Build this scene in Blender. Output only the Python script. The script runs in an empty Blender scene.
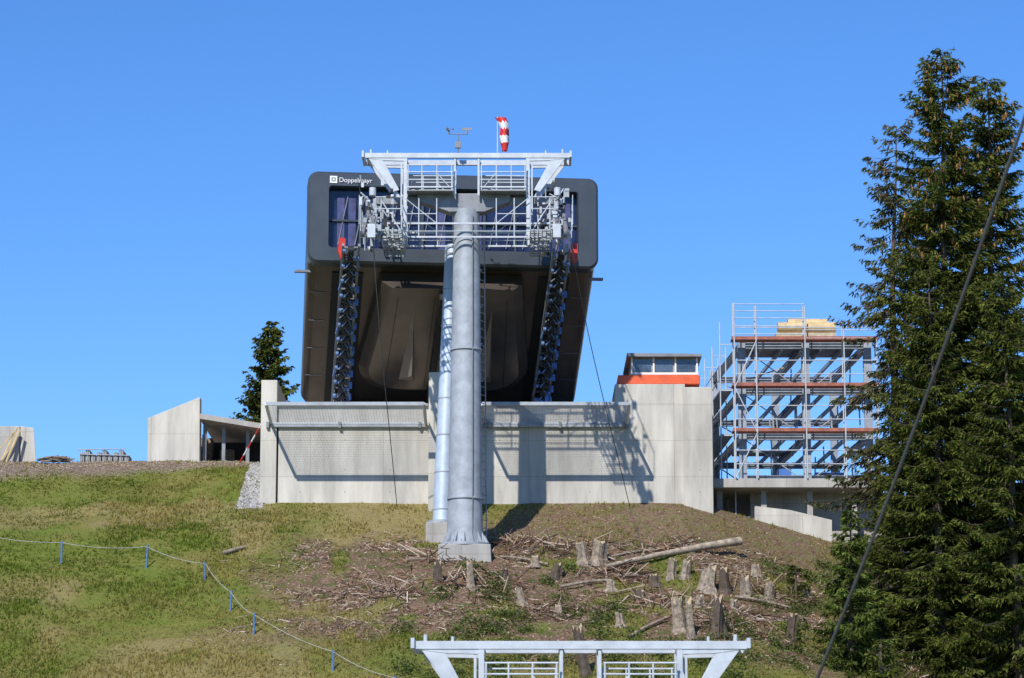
import bpy, math, random
import numpy as np
from mathutils import Vector, Matrix
random.seed(7); rng=np.random.default_rng(7)
sc=bpy.context.scene
TILT=math.radians(11.0); F=3000.0
cT,sT=math.cos(TILT),math.sin(TILT)
def S(px,py,Y):
    u=(px-512)/F; v=(339-py)/F; k=Y/(cT-v*sT)
    return Vector((u*k,Y,(sT+v*cT)*k))
# ------------------------------------------------------------ numpy noise
_tab=rng.random((256,256))
def vn(x,y,s,o=0):
    x=np.asarray(x,float)/s+o*17.3; y=np.asarray(y,float)/s+o*9.7
    xi=np.floor(x).astype(int); yi=np.floor(y).astype(int)
    fx=x-xi; fy=y-yi; fx=fx*fx*(3-2*fx); fy=fy*fy*(3-2*fy)
    g=lambda a,b:_tab[a%256,b%256]
    return (g(xi,yi)*(1-fx)+g(xi+1,yi)*fx)*(1-fy)+(g(xi,yi+1)*(1-fx)+g(xi+1,yi+1)*fx)*fy-0.5
def sstep(a,b,x):
    t=np.clip((np.asarray(x,float)-a)/(b-a),0,1); return t*t*(3-2*t)
PY=[-3000,-300,-100,0,35,60,80,90,100,106,111.5,118,140,400,3000]
PZ=[60,30,8,-1.9,-9,-7,2.4,7.18,12,14.65,17.0,17.9,18,5,-300]
def gz(x,y,fine=True):
    x=np.asarray(x,float); y=np.asarray(y,float)
    def P(y): return (np.interp(y-0.9,PY,PZ)+np.interp(y,PY,PZ)+np.interp(y+0.9,PY,PZ))/3
    b=sstep(6.3,8.0,x)
    p=P(y); pr=np.minimum(p,15.0)
    pr=np.where((y>100)&(y<400),pr,p)
    z=p*(1-b)+pr*b-0.28*np.clip(x-6,0,16)*sstep(60,85,y)*(1-sstep(130,300,y))
    near=sstep(70,85,y)*(1-sstep(112,125,y))
    flat=1-0.75*sstep(103.5,105.5,y)*sstep(-9.5,-8.0,x)
    z=z+(0.55*vn(x,y,6,1)+0.28*vn(x,y,2.2,2)+0.13*vn(x,y,0.8,3)+0.07*vn(x,y,0.33,4))*(0.25+0.75*near)*flat
    return z
def on_ground(px,py):
    best=None
    for i in range(0,600):
        Y=84+i*0.05
        p=S(px,py,Y); g=float(gz(p.x,Y))
        if g>=p.z: return Vector((p.x,Y,g))
    return S(px,py,112)
# ------------------------------------------------------------ materials
def nd(nt,t,**k):
    n=nt.nodes.new(t)
    for a,b in k.items(): setattr(n,a,b)
    return n
def M(name,col,rough=.6,metal=0.,var=.18,scale=3.,bump=0.,bscale=30.,col2=None,spec=.5,streak=False):
    m=bpy.data.materials.new(name); m.use_nodes=True; nt=m.node_tree; bs=nt.nodes['Principled BSDF']
    geo=nd(nt,'ShaderNodeNewGeometry')
    mp=nd(nt,'ShaderNodeMapping'); nt.links.new(geo.outputs['Position'],mp.inputs[0])
    if streak: mp.inputs['Scale'].default_value=(1.5,1.5,.25)
    n=nd(nt,'ShaderNodeTexNoise'); n.inputs['Scale'].default_value=scale; n.inputs['Detail'].default_value=6; n.inputs['Roughness'].default_value=.65
    nt.links.new(mp.outputs[0],n.inputs['Vector'])
    r=nd(nt,'ShaderNodeValToRGB')
    c=Vector(col); c2=Vector(col2) if col2 else c*(1-var*1.3)
    c1=c if col2 else c*(1+var)
    r.color_ramp.elements[0].position=.33; r.color_ramp.elements[1].position=.67
    r.color_ramp.elements[0].color=(*c2,1); r.color_ramp.elements[1].color=(*c1,1)
    nt.links.new(n.outputs[0],r.inputs[0]); nt.links.new(r.outputs[0],bs.inputs['Base Color'])
    bs.inputs['Metallic'].default_value=metal; bs.inputs['Specular IOR Level'].default_value=spec
    rr=nd(nt,'ShaderNodeMapRange'); rr.inputs[3].default_value=max(.02,rough-.1); rr.inputs[4].default_value=min(1,rough+.12)
    nt.links.new(n.outputs[0],rr.inputs[0]); nt.links.new(rr.outputs[0],bs.inputs['Roughness'])
    if bump:
        n2=nd(nt,'ShaderNodeTexNoise'); n2.inputs['Scale'].default_value=bscale; n2.inputs['Detail'].default_value=4
        nt.links.new(geo.outputs['Position'],n2.inputs['Vector'])
        b=nd(nt,'ShaderNodeBump'); b.inputs['Strength'].default_value=bump; b.inputs['Distance'].default_value=.03
        nt.links.new(n2.outputs[0],b.inputs['Height']); nt.links.new(b.outputs[0],bs.inputs['Normal'])
    return m
def concrete(name,col,pw=2.6,ph=1.3):
    m=M(name,col,.85,0,.19,1.1,.25,25,streak=True); nt=m.node_tree; bs=nt.nodes['Principled BSDF']
    ramp=[n for n in nt.nodes if n.type=='VALTORGB'][0]
    geo=[n for n in nt.nodes if n.type=='NEW_GEOMETRY'][0]
    sp=nd(nt,'ShaderNodeSeparateXYZ'); nt.links.new(geo.outputs['Position'],sp.inputs[0])
    ad=nd(nt,'ShaderNodeMath',operation='ADD'); nt.links.new(sp.outputs[0],ad.inputs[0]); nt.links.new(sp.outputs[1],ad.inputs[1])
    cb=nd(nt,'ShaderNodeCombineXYZ'); nt.links.new(ad.outputs[0],cb.inputs[0]); nt.links.new(sp.outputs[2],cb.inputs[1])
    bk=nd(nt,'ShaderNodeTexBrick'); bk.offset=0; bk.inputs['Scale'].default_value=1; bk.inputs['Brick Width'].default_value=pw; bk.inputs['Row Height'].default_value=ph
    bk.inputs['Mortar Size'].default_value=.012; bk.inputs['Mortar Smooth'].default_value=.3
    bk.inputs['Color1'].default_value=(1,1,1,1); bk.inputs['Color2'].default_value=(.90,.905,.91,1); bk.inputs['Mortar'].default_value=(.70,.68,.66,1)
    nt.links.new(cb.outputs[0],bk.inputs['Vector'])
    mx=nd(nt,'ShaderNodeMixRGB',blend_type='MULTIPLY'); mx.inputs[0].default_value=1
    nt.links.new(ramp.outputs[0],mx.inputs[1]); nt.links.new(bk.outputs[0],mx.inputs[2])
    nt.links.new(mx.outputs[0],bs.inputs['Base Color'])
    return m
def attr_mat(name,transl=0.,rough=.8,noise=.3):
    m=bpy.data.materials.new(name); m.use_nodes=True; nt=m.node_tree; nt.nodes.clear()
    out=nd(nt,'ShaderNodeOutputMaterial'); a=nd(nt,'ShaderNodeAttribute'); a.attribute_name='Col'
    d=nd(nt,'ShaderNodeBsdfDiffuse'); nt.links.new(a.outputs['Color'],d.inputs[0])
    if transl:
        t=nd(nt,'ShaderNodeBsdfTranslucent'); nt.links.new(a.outputs['Color'],t.inputs[0])
        mx=nd(nt,'ShaderNodeMixShader'); mx.inputs[0].default_value=transl
        nt.links.new(d.outputs[0],mx.inputs[1]); nt.links.new(t.outputs[0],mx.inputs[2]); nt.links.new(mx.outputs[0],out.inputs[0])
    else: nt.links.new(d.outputs[0],out.inputs[0])
    return m
galv=M('galvanised_steel',(.36,.39,.43),.6,.15,.16,2.5,.08,60)
galv_d=M('weathered_steel',(.23,.24,.26),.55,.25,.2,2,.05)
white=M('light_galvanised',(.50,.54,.59),.55,.1,.12,3)
conc=concrete('formwork_concrete',(.55,.52,.46))
conc_d=concrete('grey_concrete',(.42,.40,.37),1.5,1.0)
slate=M('slate_cladding',(.056,.070,.088),.42,.2,.08,1.2)
brown=M('bronze_cladding',(.115,.094,.080),.38,.6,.18,.7)
belly_m=M('belly_cladding',(.165,.137,.117),.32,.65,.16,.5)
brown_reflect=M('bronze_painted_reflection',(.38,.32,.27),.4,.4,.12,1.2)  # paler bronze: belly reflections put into the colour
black=M('black_rubber',(.015,.015,.017),.6,0,.2)
dark=M('dark_interior',(.02,.021,.024),.7,0,.2)
glass=M('tinted_glass',(.016,.024,.075),.15,.0,.5,.8,spec=.5)
glassl=M('window_glass',(.06,.085,.12),.08,.0,.5,1.5,spec=.8)
red=M('red_paint',(.62,.03,.02),.45,0,.12)
orange=M('orange_red_paint',(.72,.11,.03),.5,0,.12)
whitec=M('white_fabric',(.8,.8,.8),.8,0,.05)
bluebit=M('blue_paint',(.06,.17,.52),.5,0,.2)
plank=M('red_brown_planks',(.34,.12,.08),.7,0,.3,4)
timber=M('yellow_timber',(.60,.45,.23),.7,0,.2,4)
timber_g=M('pale_timber',(.50,.42,.30),.8,0,.25,5)
bark=M('bark',(.10,.075,.055),.95,0,.35,6,.8,25)
cut=M('cut_wood',(.42,.33,.22),.85,0,.25,8)
deadwood=M('dead_wood',(.28,.225,.17),.9,0,.45,9,.8,25)
cablem=M('cable_steel',(.10,.10,.105),.5,.3,.1)
# ------------------------------------------------------------ mesh builder
class MB:
    def __init__(s): s.v=[]; s.f=[]; s.sm=[]
    def add(s,vs,fs,smooth=False):
        o=len(s.v); s.v+= [tuple(v) for v in vs]
        for f in fs: s.f.append([o+i for i in f]); s.sm.append(smooth)
    def hexa(s,b,t):
        s.add(list(b)+list(t),[(3,2,1,0),(4,5,6,7),(0,1,5,4),(1,2,6,5),(2,3,7,6),(3,0,4,7)]); return s
    def box(s,a,b):
        x0,x1=sorted((a[0],b[0]));y0,y1=sorted((a[1],b[1]));z0,z1=sorted((a[2],b[2]))
        return s.hexa([(x0,y0,z0),(x1,y0,z0),(x1,y1,z0),(x0,y1,z0)],[(x0,y0,z1),(x1,y0,z1),(x1,y1,z1),(x0,y1,z1)])
    def beam(s,p,q,w,h=None,up=(0,0,1)):
        h=h or w; p=Vector(p);q=Vector(q);d=(q-p).normalized();u=Vector(up)
        if abs(d.dot(u))>.98: u=Vector((0,1,0))
        r=d.cross(u).normalized()*w/2; u2=r.cross(d).normalized()*h/2
        return s.hexa([p-r-u2,p+r-u2,p+r+u2,p-r+u2],[q-r-u2,q+r-u2,q+r+u2,q-r+u2])
    def tube(s,p,q,r,r2=None,n=8,cap=True):
        r2=r if r2 is None else r2; p=Vector(p);q=Vector(q);d=(q-p).normalized()
        u=Vector((0,0,1)) if abs(d.z)<.95 else Vector((1,0,0))
        a=d.cross(u).normalized(); b=d.cross(a)
        A=[p+(a*math.cos(2*math.pi*i/n)+b*math.sin(2*math.pi*i/n))*r for i in range(n)]
        B=[q+(a*math.cos(2*math.pi*i/n)+b*math.sin(2*math.pi*i/n))*r2 for i in range(n)]
        s.add(A+B,[(i,n+i,n+(i+1)%n,(i+1)%n) for i in range(n)],n>5)
        if cap: s.add(A,[tuple(range(n))]); s.add(B,[tuple(reversed(range(n)))])
        return s
    def path(s,pts,r,n=5):
        for a,b in zip(pts[:-1],pts[1:]): s.tube(a,b,r,None,n)
        return s
    def prism(s,poly,y0,y1):  # poly in xz
        n=len(poly)
        s.add([(x,y0,z) for x,z in poly]+[(x,y1,z) for x,z in poly],[tuple(range(n)),tuple(reversed(range(n,2*n)))]+[(i,i+n,(i+1)%n+n,(i+1)%n) for i in range(n)])
        return s
    def loft(s,secs,cap=True,smooth=False):
        n=len(secs[0]); vs=[p for c in secs for p in c]; fs=[]
        for k in range(len(secs)-1):
            for i in range(n): fs.append((k*n+i,(k+1)*n+i,(k+1)*n+(i+1)%n,k*n+(i+1)%n))
        s.add(vs,fs,smooth)
        if cap: s.add(secs[0],[tuple(range(n))]); s.add(secs[-1],[tuple(reversed(range(n)))])
        return s
    def make(s,name,mat,parent=None,bevel=0):
        me=bpy.data.meshes.new(name); me.from_pydata(s.v,[],s.f); me.polygons.foreach_set('use_smooth',s.sm)
        me.materials.append(mat); me.update()
        import bmesh
        bm=bmesh.new(); bm.from_mesh(me); bmesh.ops.recalc_face_normals(bm,faces=bm.faces); bm.to_mesh(me); bm.free()
        o=bpy.data.objects.new(name,me); sc.collection.objects.link(o)
        if parent: o.parent=parent
        if bevel:
            b=o.modifiers.new('bevel','BEVEL'); b.width=bevel; b.segments=2; b.limit_method='ANGLE'
        return o
def E(name,loc=(0,0,0),rz=0):
    e=bpy.data.objects.new(name,None); sc.collection.objects.link(e); e.location=loc; e.rotation_euler=(0,0,rz); return e
def npmesh(name,V,Fq,mat,col=None,parent=None,smooth=False):
    me=bpy.data.meshes.new(name); nv=len(V); nf,k=Fq.shape
    me.vertices.add(nv); me.vertices.foreach_set('co',V.astype(np.float32).ravel())
    me.loops.add(nf*k); me.loops.foreach_set('vertex_index',Fq.astype(np.int32).ravel())
    me.polygons.add(nf); me.polygons.foreach_set('loop_start',np.arange(0,nf*k,k,dtype=np.int32)); me.polygons.foreach_set('loop_total',np.full(nf,k,np.int32))
    me.polygons.foreach_set('use_smooth',np.full(nf,smooth))
    me.update(calc_edges=True)
    if col is not None:
        a=me.color_attributes.new('Col','FLOAT_COLOR','POINT')
        c=np.ones((nv,4),np.float32); c[:,:3]=col; a.data.foreach_set('color',c.ravel())
    me.materials.append(mat); o=bpy.data.objects.new(name,me); sc.collection.objects.link(o)
    if parent: o.parent=parent
    return o
# ------------------------------------------------------------ ground
def axis(segs):
    out=[]
    for a,b,st in segs: out.append(np.arange(a,b,st))
    return np.concatenate(out+[np.array([segs[-1][1]])])
xs=axis([(-3000,-300,300),(-300,-40,20),(-40,-20,1),(-20,19,.13),(19,40,1),(40,300,20),(300,3000,300)])
ys=axis([(-3000,-200,200),(-200,40,10),(40,86,1),(86,114,.13),(114,140,1),(140,400,20),(400,3000,200)])
X,Yg=np.meshgrid(xs,ys); Z=gz(X,Yg)
V=np.stack([X.ravel(),Yg.ravel(),Z.ravel()],1)
nx,ny=len(xs),len(ys); I=np.arange(nx*ny).reshape(ny,nx)
Q=np.stack([I[:-1,:-1].ravel(),I[:-1,1:].ravel(),I[1:,1:].ravel(),I[1:,:-1].ravel()],1)
def zones(x,y):
    n1=vn(x,y,2.5,11)*3+vn(x,y,.9,12)*1.6; 
    dirt=sstep(-9.5,-5.5,x+n1)*(1-sstep(10,13,x+n1))*sstep(89.5,93.5,y+n1*.8)*(1-sstep(101.2,103.4,y+n1*.5))
    dirt=dirt*(1-.85*sstep(.12,.3,vn(x,y,1.9,14)+.5*vn(x,y,.6,15)+.10*(1-sstep(93,97,y))))
    dry=sstep(-2.5,1,x+n1)*sstep(99.5,101.5,y+n1*.4)
    straw=sstep(-8,-5.5,x+n1*.5)*(1-sstep(-3,-1.5,x+n1*.5))*sstep(100.8,102.5,y+n1*.4)
    straw=np.maximum(straw,.8*sstep(.14,.36,vn(x,y,3.2,16)+.5*vn(x,y,1.1,17)+.10*(1-sstep(96,100,y)))*(1-sstep(-6,-2,x)))
    top=111.0-0.38*np.clip(-x-12,0,9)
    grav=sstep(-.6,.5,y-top+n1*.25)
    return dirt,dry,straw,grav
d,dr,st,gv=zones(V[:,0],V[:,1])
gm=bpy.data.materials.new('hillside_ground'); gm.use_nodes=True; nt=gm.node_tree; bs=nt.nodes['Principled BSDF']
at=nd(nt,'ShaderNodeAttribute'); at.attribute_name='Col'; sep=nd(nt,'ShaderNodeSeparateColor'); nt.links.new(at.outputs['Color'],sep.inputs[0])
geo=nd(nt,'ShaderNodeNewGeometry')
def noise(scale,detail=6,rough=.65):
    n=nd(nt,'ShaderNodeTexNoise'); n.inputs['Scale'].default_value=scale; n.inputs['Detail'].default_value=detail; n.inputs['Roughness'].default_value=rough
    nt.links.new(geo.outputs['Position'],n.inputs['Vector']); return n.outputs[0]
def ramp(src,*els):
    r=nd(nt,'ShaderNodeValToRGB'); e=r.color_ramp.elements
    while len(e)<len(els): e.new(.5)
    for el,(p,c) in zip(e,els): el.position=p; el.color=(*c,1)
    nt.links.new(src,r.inputs[0]); return r.outputs[0]
def mix(f,a,b):
    m=nd(nt,'ShaderNodeMixRGB'); nt.links.new(f,m.inputs[0]); nt.links.new(a,m.inputs[1]); nt.links.new(b,m.inputs[2]); return m.outputs[0]
nA=noise(.35); nB=noise(2.2); nC=noise(9,8,.75)
green=mix(ramp(nA,(.42,(0,0,0)),(.6,(1,1,1))),ramp(nC,(.3,(.095,.125,.020)),(.7,(.21,.25,.045))),ramp(nC,(.3,(.13,.12,.03)),(.7,(.29,.26,.075))))
dirtc=ramp(nC,(.32,(.07,.042,.028)),(.5,(.19,.12,.08)),(.66,(.38,.27,.19)))
weeds=mix(ramp(nB,(.50,(0,0,0)),(.60,(1,1,1))),dirtc,ramp(nC,(.3,(.06,.075,.02)),(.7,(.15,.16,.05))))
dryc=ramp(nC,(.3,(.11,.095,.04)),(.5,(.18,.15,.07)),(.7,(.30,.235,.13)))
strawc=ramp(nC,(.3,(.20,.155,.065)),(.7,(.42,.33,.16)))
gravc=ramp(nC,(.3,(.14,.105,.08)),(.7,(.34,.265,.20)))
c=mix(sep.outputs[1],green,mix(ramp(nB,(.45,(0,0,0)),(.56,(1,1,1))),dryc,dirtc))
at2=nd(nt,'ShaderNodeAttribute'); at2.attribute_name='Straw'
c=mix(at2.outputs['Fac'],c,strawc); c=mix(sep.outputs[0],c,weeds); c=mix(sep.outputs[2],c,gravc)
nt.links.new(c,bs.inputs['Base Color']); bs.inputs['Roughness'].default_value=.95; bs.inputs['Specular IOR Level'].default_value=.15
bp=nd(nt,'ShaderNodeBump'); bp.inputs['Strength'].default_value=1; bp.inputs['Distance'].default_value=.09; nt.links.new(nC,bp.inputs['Height']); nt.links.new(bp.outputs[0],bs.inputs['Normal'])
g=npmesh('ground',V,Q,gm,np.stack([d,dr,gv],1),smooth=True)
sa=g.data.attributes.new('Straw','FLOAT','POINT'); sa.data.foreach_set('value',st.astype(np.float32)*.8)
# ------------------------------------------------------------ grass tufts
def scatter_tufts(n,x0,x1,y0,y1):
    x=rng.uniform(x0,x1,n); y=rng.uniform(y0,y1,n); d,dr,st,gv=zones(x,y)
    keep=(rng.random(n)>d*.92)&(rng.random(n)>gv*.85)&(rng.random(n)>dr*.6)&~((y>105.9)&(x>-9)&(x<7.6))&(rng.random(n)<.65+1.4*vn(x,y,1.3,41))
    return x[keep],y[keep],dr[keep],st[keep],d[keep]
tx,ty,tdr,tst,td=scatter_tufts(140000,-20,17,88,113)
nb=3; n=len(tx); x=np.repeat(tx,nb)+rng.normal(0,.03,n*nb); y=np.repeat(ty,nb)+rng.normal(0,.03,n*nb); z=gz(x,y)-.015
big=(vn(x,y,3,21)>.05)
h=rng.uniform(.03,.10,n*nb)*(1+big*.6); w=rng.uniform(.012,.03,n*nb); a=rng.uniform(0,6.28,n*nb)
lx=rng.normal(0,.05,n*nb); ly=rng.normal(0,.05,n*nb)
Vt=np.stack([np.stack([x-w*np.cos(a),y-w*np.sin(a),z],1),np.stack([x+w*np.cos(a),y+w*np.sin(a),z],1),np.stack([x+lx,y+ly,z+h],1)],1).reshape(-1,3)
Fc=np.arange(len(Vt)).reshape(-1,3)
low_=1-sstep(95,101,y)
mixv=np.clip(np.repeat(np.maximum(tdr*.85,tst),nb)+(vn(x,y,3.5,22)*1.3)+(vn(x,y,1.0,23)*.7)+rng.normal(0,.25,n*nb)+.13+.24*low_,0,1)[:,None]
cg=np.array([.145,.20,.028]); cs=np.array([.37,.30,.10])
tc=(cg*(1-mixv)+cs*mixv)*rng.uniform(.5,1.35,(n*nb,1))
npmesh('grass',Vt,Fc,attr_mat('grass_blades',.4),np.repeat(tc,3,0))
# ------------------------------------------------------------ sticks and debris
def sticks(name,x,y,L,r,colr,elev=.18,lift=.0):
    n=len(x); z=gz(x,y)+lift+r; a=rng.uniform(0,6.28,n); e=rng.normal(0,elev,n)
    sl=.45*np.sin(a); dv=np.stack([np.cos(a)*np.cos(e),np.sin(a)*np.cos(e),np.sin(e)+sl],1); dv/=np.linalg.norm(dv,axis=1)[:,None]
    P0=np.stack([x,y,z],1)-dv*L[:,None]*.3; P1=P0+dv*L[:,None]
    s=np.cross(dv,[0.1,0.2,1]); s/=np.linalg.norm(s,axis=1)[:,None]; t=np.cross(s,dv)
    R=[]
    for P,k in((P0,1),(P1,.6)):
        for an in (0,2.094,4.189): R.append(P+(s*math.cos(an)+t*math.sin(an))*(r*k)[:,None])
    Vv=np.stack(R,1).reshape(-1,3); b=np.arange(n)[:,None]*6
    Ff=np.concatenate([b+np.array([[0,1,4,3]]),b+np.array([[1,2,5,4]]),b+np.array([[2,0,3,5]])])
    npmesh(name,Vv,Ff,attr_mat(name+'_wood'),np.repeat(colr,6,0))
def reg(n,fn,x0,x1,y0,y1):
    x=rng.uniform(x0,x1,n); y=rng.uniform(y0,y1,n); k=rng.random(n)<fn(x,y); return x[k],y[k]
def dens(x,y): return np.clip(zones(x,y)[0]*(vn(x,y,1.6,31)*2.6+.45),0,1)
sx,sy=reg(26000,dens,-10,12,90,103)
m=len(sx); pal=np.array([[.34,.25,.18],[.16,.10,.07],[.27,.16,.10],[.48,.39,.31],[.09,.06,.045]])
sticks('brushwood',sx,sy,rng.uniform(.10,.5,m),rng.uniform(.007,.018,m),pal[rng.integers(0,5,m)]*rng.uniform(.8,1.2,(m,1)),.22)
ctr=[(3.3,98.5),(7.4,95.7),(12.6,94.5),(1.3,94.8),(5.2,101.0),(-2.5,99.5),(4.6,96.2),(-1,97),(8.6,98.6),(2.3,100.6),(6.3,93.6),(-4,96.5),(0.3,101.2),(12.9,93.4)]
sx=np.concatenate([rng.normal(a_,.75,90) for a_,_ in ctr]); sy=np.concatenate([rng.normal(b_,.45,90) for _,b_ in ctr])
m=len(sx); sticks('branch_pile',sx,sy,rng.uniform(.35,1.3,m),rng.uniform(.010,.026,m),pal[rng.integers(0,5,m)]*rng.uniform(.7,1.1,(m,1)),.4,.10)
def stones(name,x,y,r,colr,cm=None):
    n=len(x); z=gz(x,y)
    base=np.array([[1,0,0],[0,1,0],[-1,0,0],[0,-1,0],[0,0,.9],[0,0,-.6]]); fr=np.array([[0,1,4],[1,2,4],[2,3,4],[3,0,4],[1,0,5],[2,1,5],[3,2,5],[0,3,5]])
    a=rng.uniform(0,6.28,n); c,s=np.cos(a)[:,None],np.sin(a)[:,None]
    jit=rng.uniform(.6,1.3,(n,6,1)); B=base[None]*jit
    Vv=np.stack([B[:,:,0]*c-B[:,:,1]*s,B[:,:,0]*s+B[:,:,1]*c,B[:,:,2]],2)*r[:,None,None]+np.stack([x,y,z],1)[:,None]
    npmesh(name,Vv.reshape(-1,3),(np.arange(n)[:,None,None]*6+fr).reshape(-1,3),attr_mat(name+'_stone'),np.repeat(colr,6,0))
gx,gy=reg(9000,lambda x,y:zones(x,y)[3],-20,-8.5,107,112.5)
stones('gravel',gx,gy,rng.uniform(.015,.05,len(gx)),np.array([[.30,.235,.175]])*rng.uniform(.5,1.4,(len(gx),1)))
gx=rng.uniform(-9.75,-8.85,2600); gy=rng.uniform(105.2,111,2600)
stones('gravel_heap',gx,gy,rng.uniform(.03,.08,2600),np.array([[.36,.35,.34]])*rng.uniform(.6,1.35,(2600,1)))
dxx,dyy=reg(16000,lambda x,y:zones(x,y)[0]*.8+zones(x,y)[1]*.25,-10,13,89,106)
stones('wood_chips',dxx,dyy,rng.uniform(.012,.045,len(dxx)),pal[rng.integers(0,5,len(dxx))]*rng.uniform(.8,1.3,(len(dxx),1)))
# ------------------------------------------------------------ concrete building
B=E('concrete_station_base')
def pbox(x0,x1,pt,pb,Y,Y2,mb=None):
    a=S(x0,pb,Y); b=S(x1,pt,Y); return (mb or MB()).box((a.x,Y,a.z),(b.x,Y2,b.z))
wy=106.0
pbox(277,686,404,535,wy,120).make('main_wall',conc,B,.02)
pbox(259,277.5,380,530,wy-.06,112).make('corner_pillar',conc,B,.02)
pbox(428,443.5,372,530,wy-.75,wy+.3).make('centre_pier',conc,B,.03)
pbox(615,685,384,404.2,wy+.003,112).make('upper_block',conc,B,.02)
pbox(684.6,712,387,545,wy-.12,116).make('side_pillar',conc,B,.02)
pbox(277.8,428,403.2,406,wy-.12,wy+.5).make('coping_left',conc_d,B,.01)
pbox(480,614.5,402,405,wy-.12,wy+.5).make('coping_right',conc_d,B,.01)
mb=MB(); mb.box((-6.5,111,18.2),(3.6,125,19.05)); mb.make('plinth',dark,B)
mb=MB()
for px in (300,345,390,500,545,590,640,700):
    for py in (440,470,492):
        p=S(px,py,wy if px<686 else wy-.12); mb.tube(p+Vector((0,-.004,0)),p+Vector((0,.05,0)),.022,None,8)
mb.make('formwork_tie_holes',galv_d,B)
N=E('safety_net_frame')
zA=S(400,424,wy).z; zB=S(400,404,103.6).z
def net(x0,x1):
    a=S(x0,404,103.6).x; b=S(x1,404,103.6).x
    t=MB(); A=Vector((a,103.6,zB)); Bq=Vector((b,103.6,zB)); C=Vector((b,wy-.05,zA)); D=Vector((a,wy-.05,zA))
    for p,q in((A,Bq),(Bq,C),(C,D),(D,A)): t.tube(p,q,.06,None,8)
    t.make('frame_tubes',white,N)
    w=MB(); nn=int((b-a)/.10)
    for i in range(1,nn):
        f=i/nn; w.tube(A.lerp(Bq,f),D.lerp(C,f),.004,None,3,False)
    for i in range(1,30):
        f=i/30; w.tube(A.lerp(D,f),Bq.lerp(C,f),.0055,None,3,False)
    w.make('net_wires',galv,N)
    MB().box((a,103.50,zB-.06),(b,103.53,zB+.06)).make('edge_strip',galv,N)
    MB().box((a,wy-.13,zA-.13),(b,wy-.10,zA+.0)).make('rear_strip',galv,N)
net(266,424); net(482,629)
mb=MB()
for px in (268,340,420,486,560,626):
    p=S(px,420,wy); mb.box((p.x-.05,wy-.2,zA-.16),(p.x+.05,wy-.003,zA+.05))
mb.make('brackets',galv_d,N)
# ------------------------------------------------------------ control cabin
H=E('control_cabin')
pbox(618,700,375,384,wy+.25,110.5).make('orange_base',orange,H,.02)
a=S(631,375,wy+.5); b=S(698,358,wy+.5)
MB().box((a.x,wy+.5,a.z-.1),(b.x,110,b.z)).make('cabin_body',M('cabin_grey',(.30,.31,.31),.6),H)
mb=MB(); w=b.x-a.x
for f0,f1 in((.05,.30),(.36,.62),(.68,.95)):
    mb.box((a.x+w*f0,wy+.47,a.z+.12),(a.x+w*f1,wy+.55,b.z-.08))
mb.make('windows',glassl,H)
mb=MB()
for f in(.0,.325,.65,.97):
    mb.box((a.x+w*f,wy+.43,a.z+.02),(a.x+w*f+.06,wy+.49,b.z))
mb.box((a.x,wy+.42,a.z),(b.x,wy+.485,a.z+.08)); mb.make('window_frames',whitec,H)
MB().hexa([(a.x-.15,wy+.2,b.z+.003),(b.x+.12,wy+.2,b.z+.003),(b.x+.12,110.2,b.z+.003),(a.x-.15,110.2,b.z+.003)],[(a.x-.15,wy+.2,b.z+.13),(b.x+.12,wy+.2,b.z+.1),(b.x+.12,110.2,b.z+.1),(a.x-.15,110.2,b.z+.1)]).make('roof',galv_d,H)
# ------------------------------------------------------------ lift station
c0=S(453.5,265,104); yaw=math.atan2(.66,6)
ST=E('lift_station',c0,yaw)
Wd=5.17; Ht=3.27
def rrect(x0,x1,z0,z1,r,y,n=6,lean=0,leanr=0):
    pts=[]
    for cx,cz,a0 in((x1-r,z0+r,-90),(x1-r,z1-r,0),(x0+r,z1-r,90),(x0+r,z0+r,180)):
        for i in range(n+1):
            a=math.radians(a0+90*i/n); px_=cx+r*math.cos(a); pz=cz+r*math.sin(a); f=(pz-z0)/(z1-z0)
            if px_<0: px_+=lean*f
            else: px_-=leanr*f
            pts.append((px_,y,pz))
    return pts
RK=-3.95; RY=6.3
mb=MB(); mb.loft([rrect(-Wd,Wd,.0,Ht,.45,.45),rrect(-Wd,Wd,0.02,Ht,.45,.6),rrect(-Wd,Wd,RK,Ht,.45,RY,lean=.9,leanr=.2),rrect(-Wd+2.6,Wd,RK,Ht-.3,.45,21,lean=.3)],smooth=False)
mb.make('hull_shell',brown,ST)
o1=rrect(-Wd-.02,Wd+.02,-.02,Ht+.02,.36,0.02); i1=rrect(-4.42,4.45,.55,Ht-.52,.12,0.02)
o0=rrect(-Wd-.02,Wd+.02,-.02,Ht+.02,.36,.9); o00=rrect(-Wd+.06,Wd-.06,.06,Ht-.06,.3,-.05); i0=rrect(-4.42,4.45,.55,Ht-.52,.12,.44)
i00=rrect(-4.45,4.48,.52,Ht-.49,.12,-.05)
MB().loft([o0,o1,o00,i00,i1,i0],cap=False).make('front_frame',slate,ST)
MB().box((-4.6,.36,.4),(4.6,.43,Ht-.4)).make('front_glazing',glass,ST)
mb=MB()
for x in np.linspace(-4.42,4.45,9)[1:-1]: mb.box((x-.04,.25,.55),(x+.04,.35,Ht-.52))
mb.box((-4.42,.26,1.55),(4.45,.345,1.62)); mb.make('mullions',slate,ST)
mb=MB()
for x in(-4.0,-3.6,3.7,4.1,-.4,.9): mb.box((x-.13,.32,.6),(x+.13,.355,2.5))
mb.make('window_blinds',M('blue_blind',(.05,.06,.17),.6,0,.4),ST)
mb=MB()
for k in range(14):
    x=-4.1+k*.6; mb.beam((x,.30,.7),(x+.35,.30,2.5),.03,.03)
mb.make('inner_struts',galv_d,ST)
cu=bpy.data.curves.new('lettering','FONT'); cu.body='Doppelmayr'; cu.size=.235; cu.extrude=.008; cu.materials.append(whitec)
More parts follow.
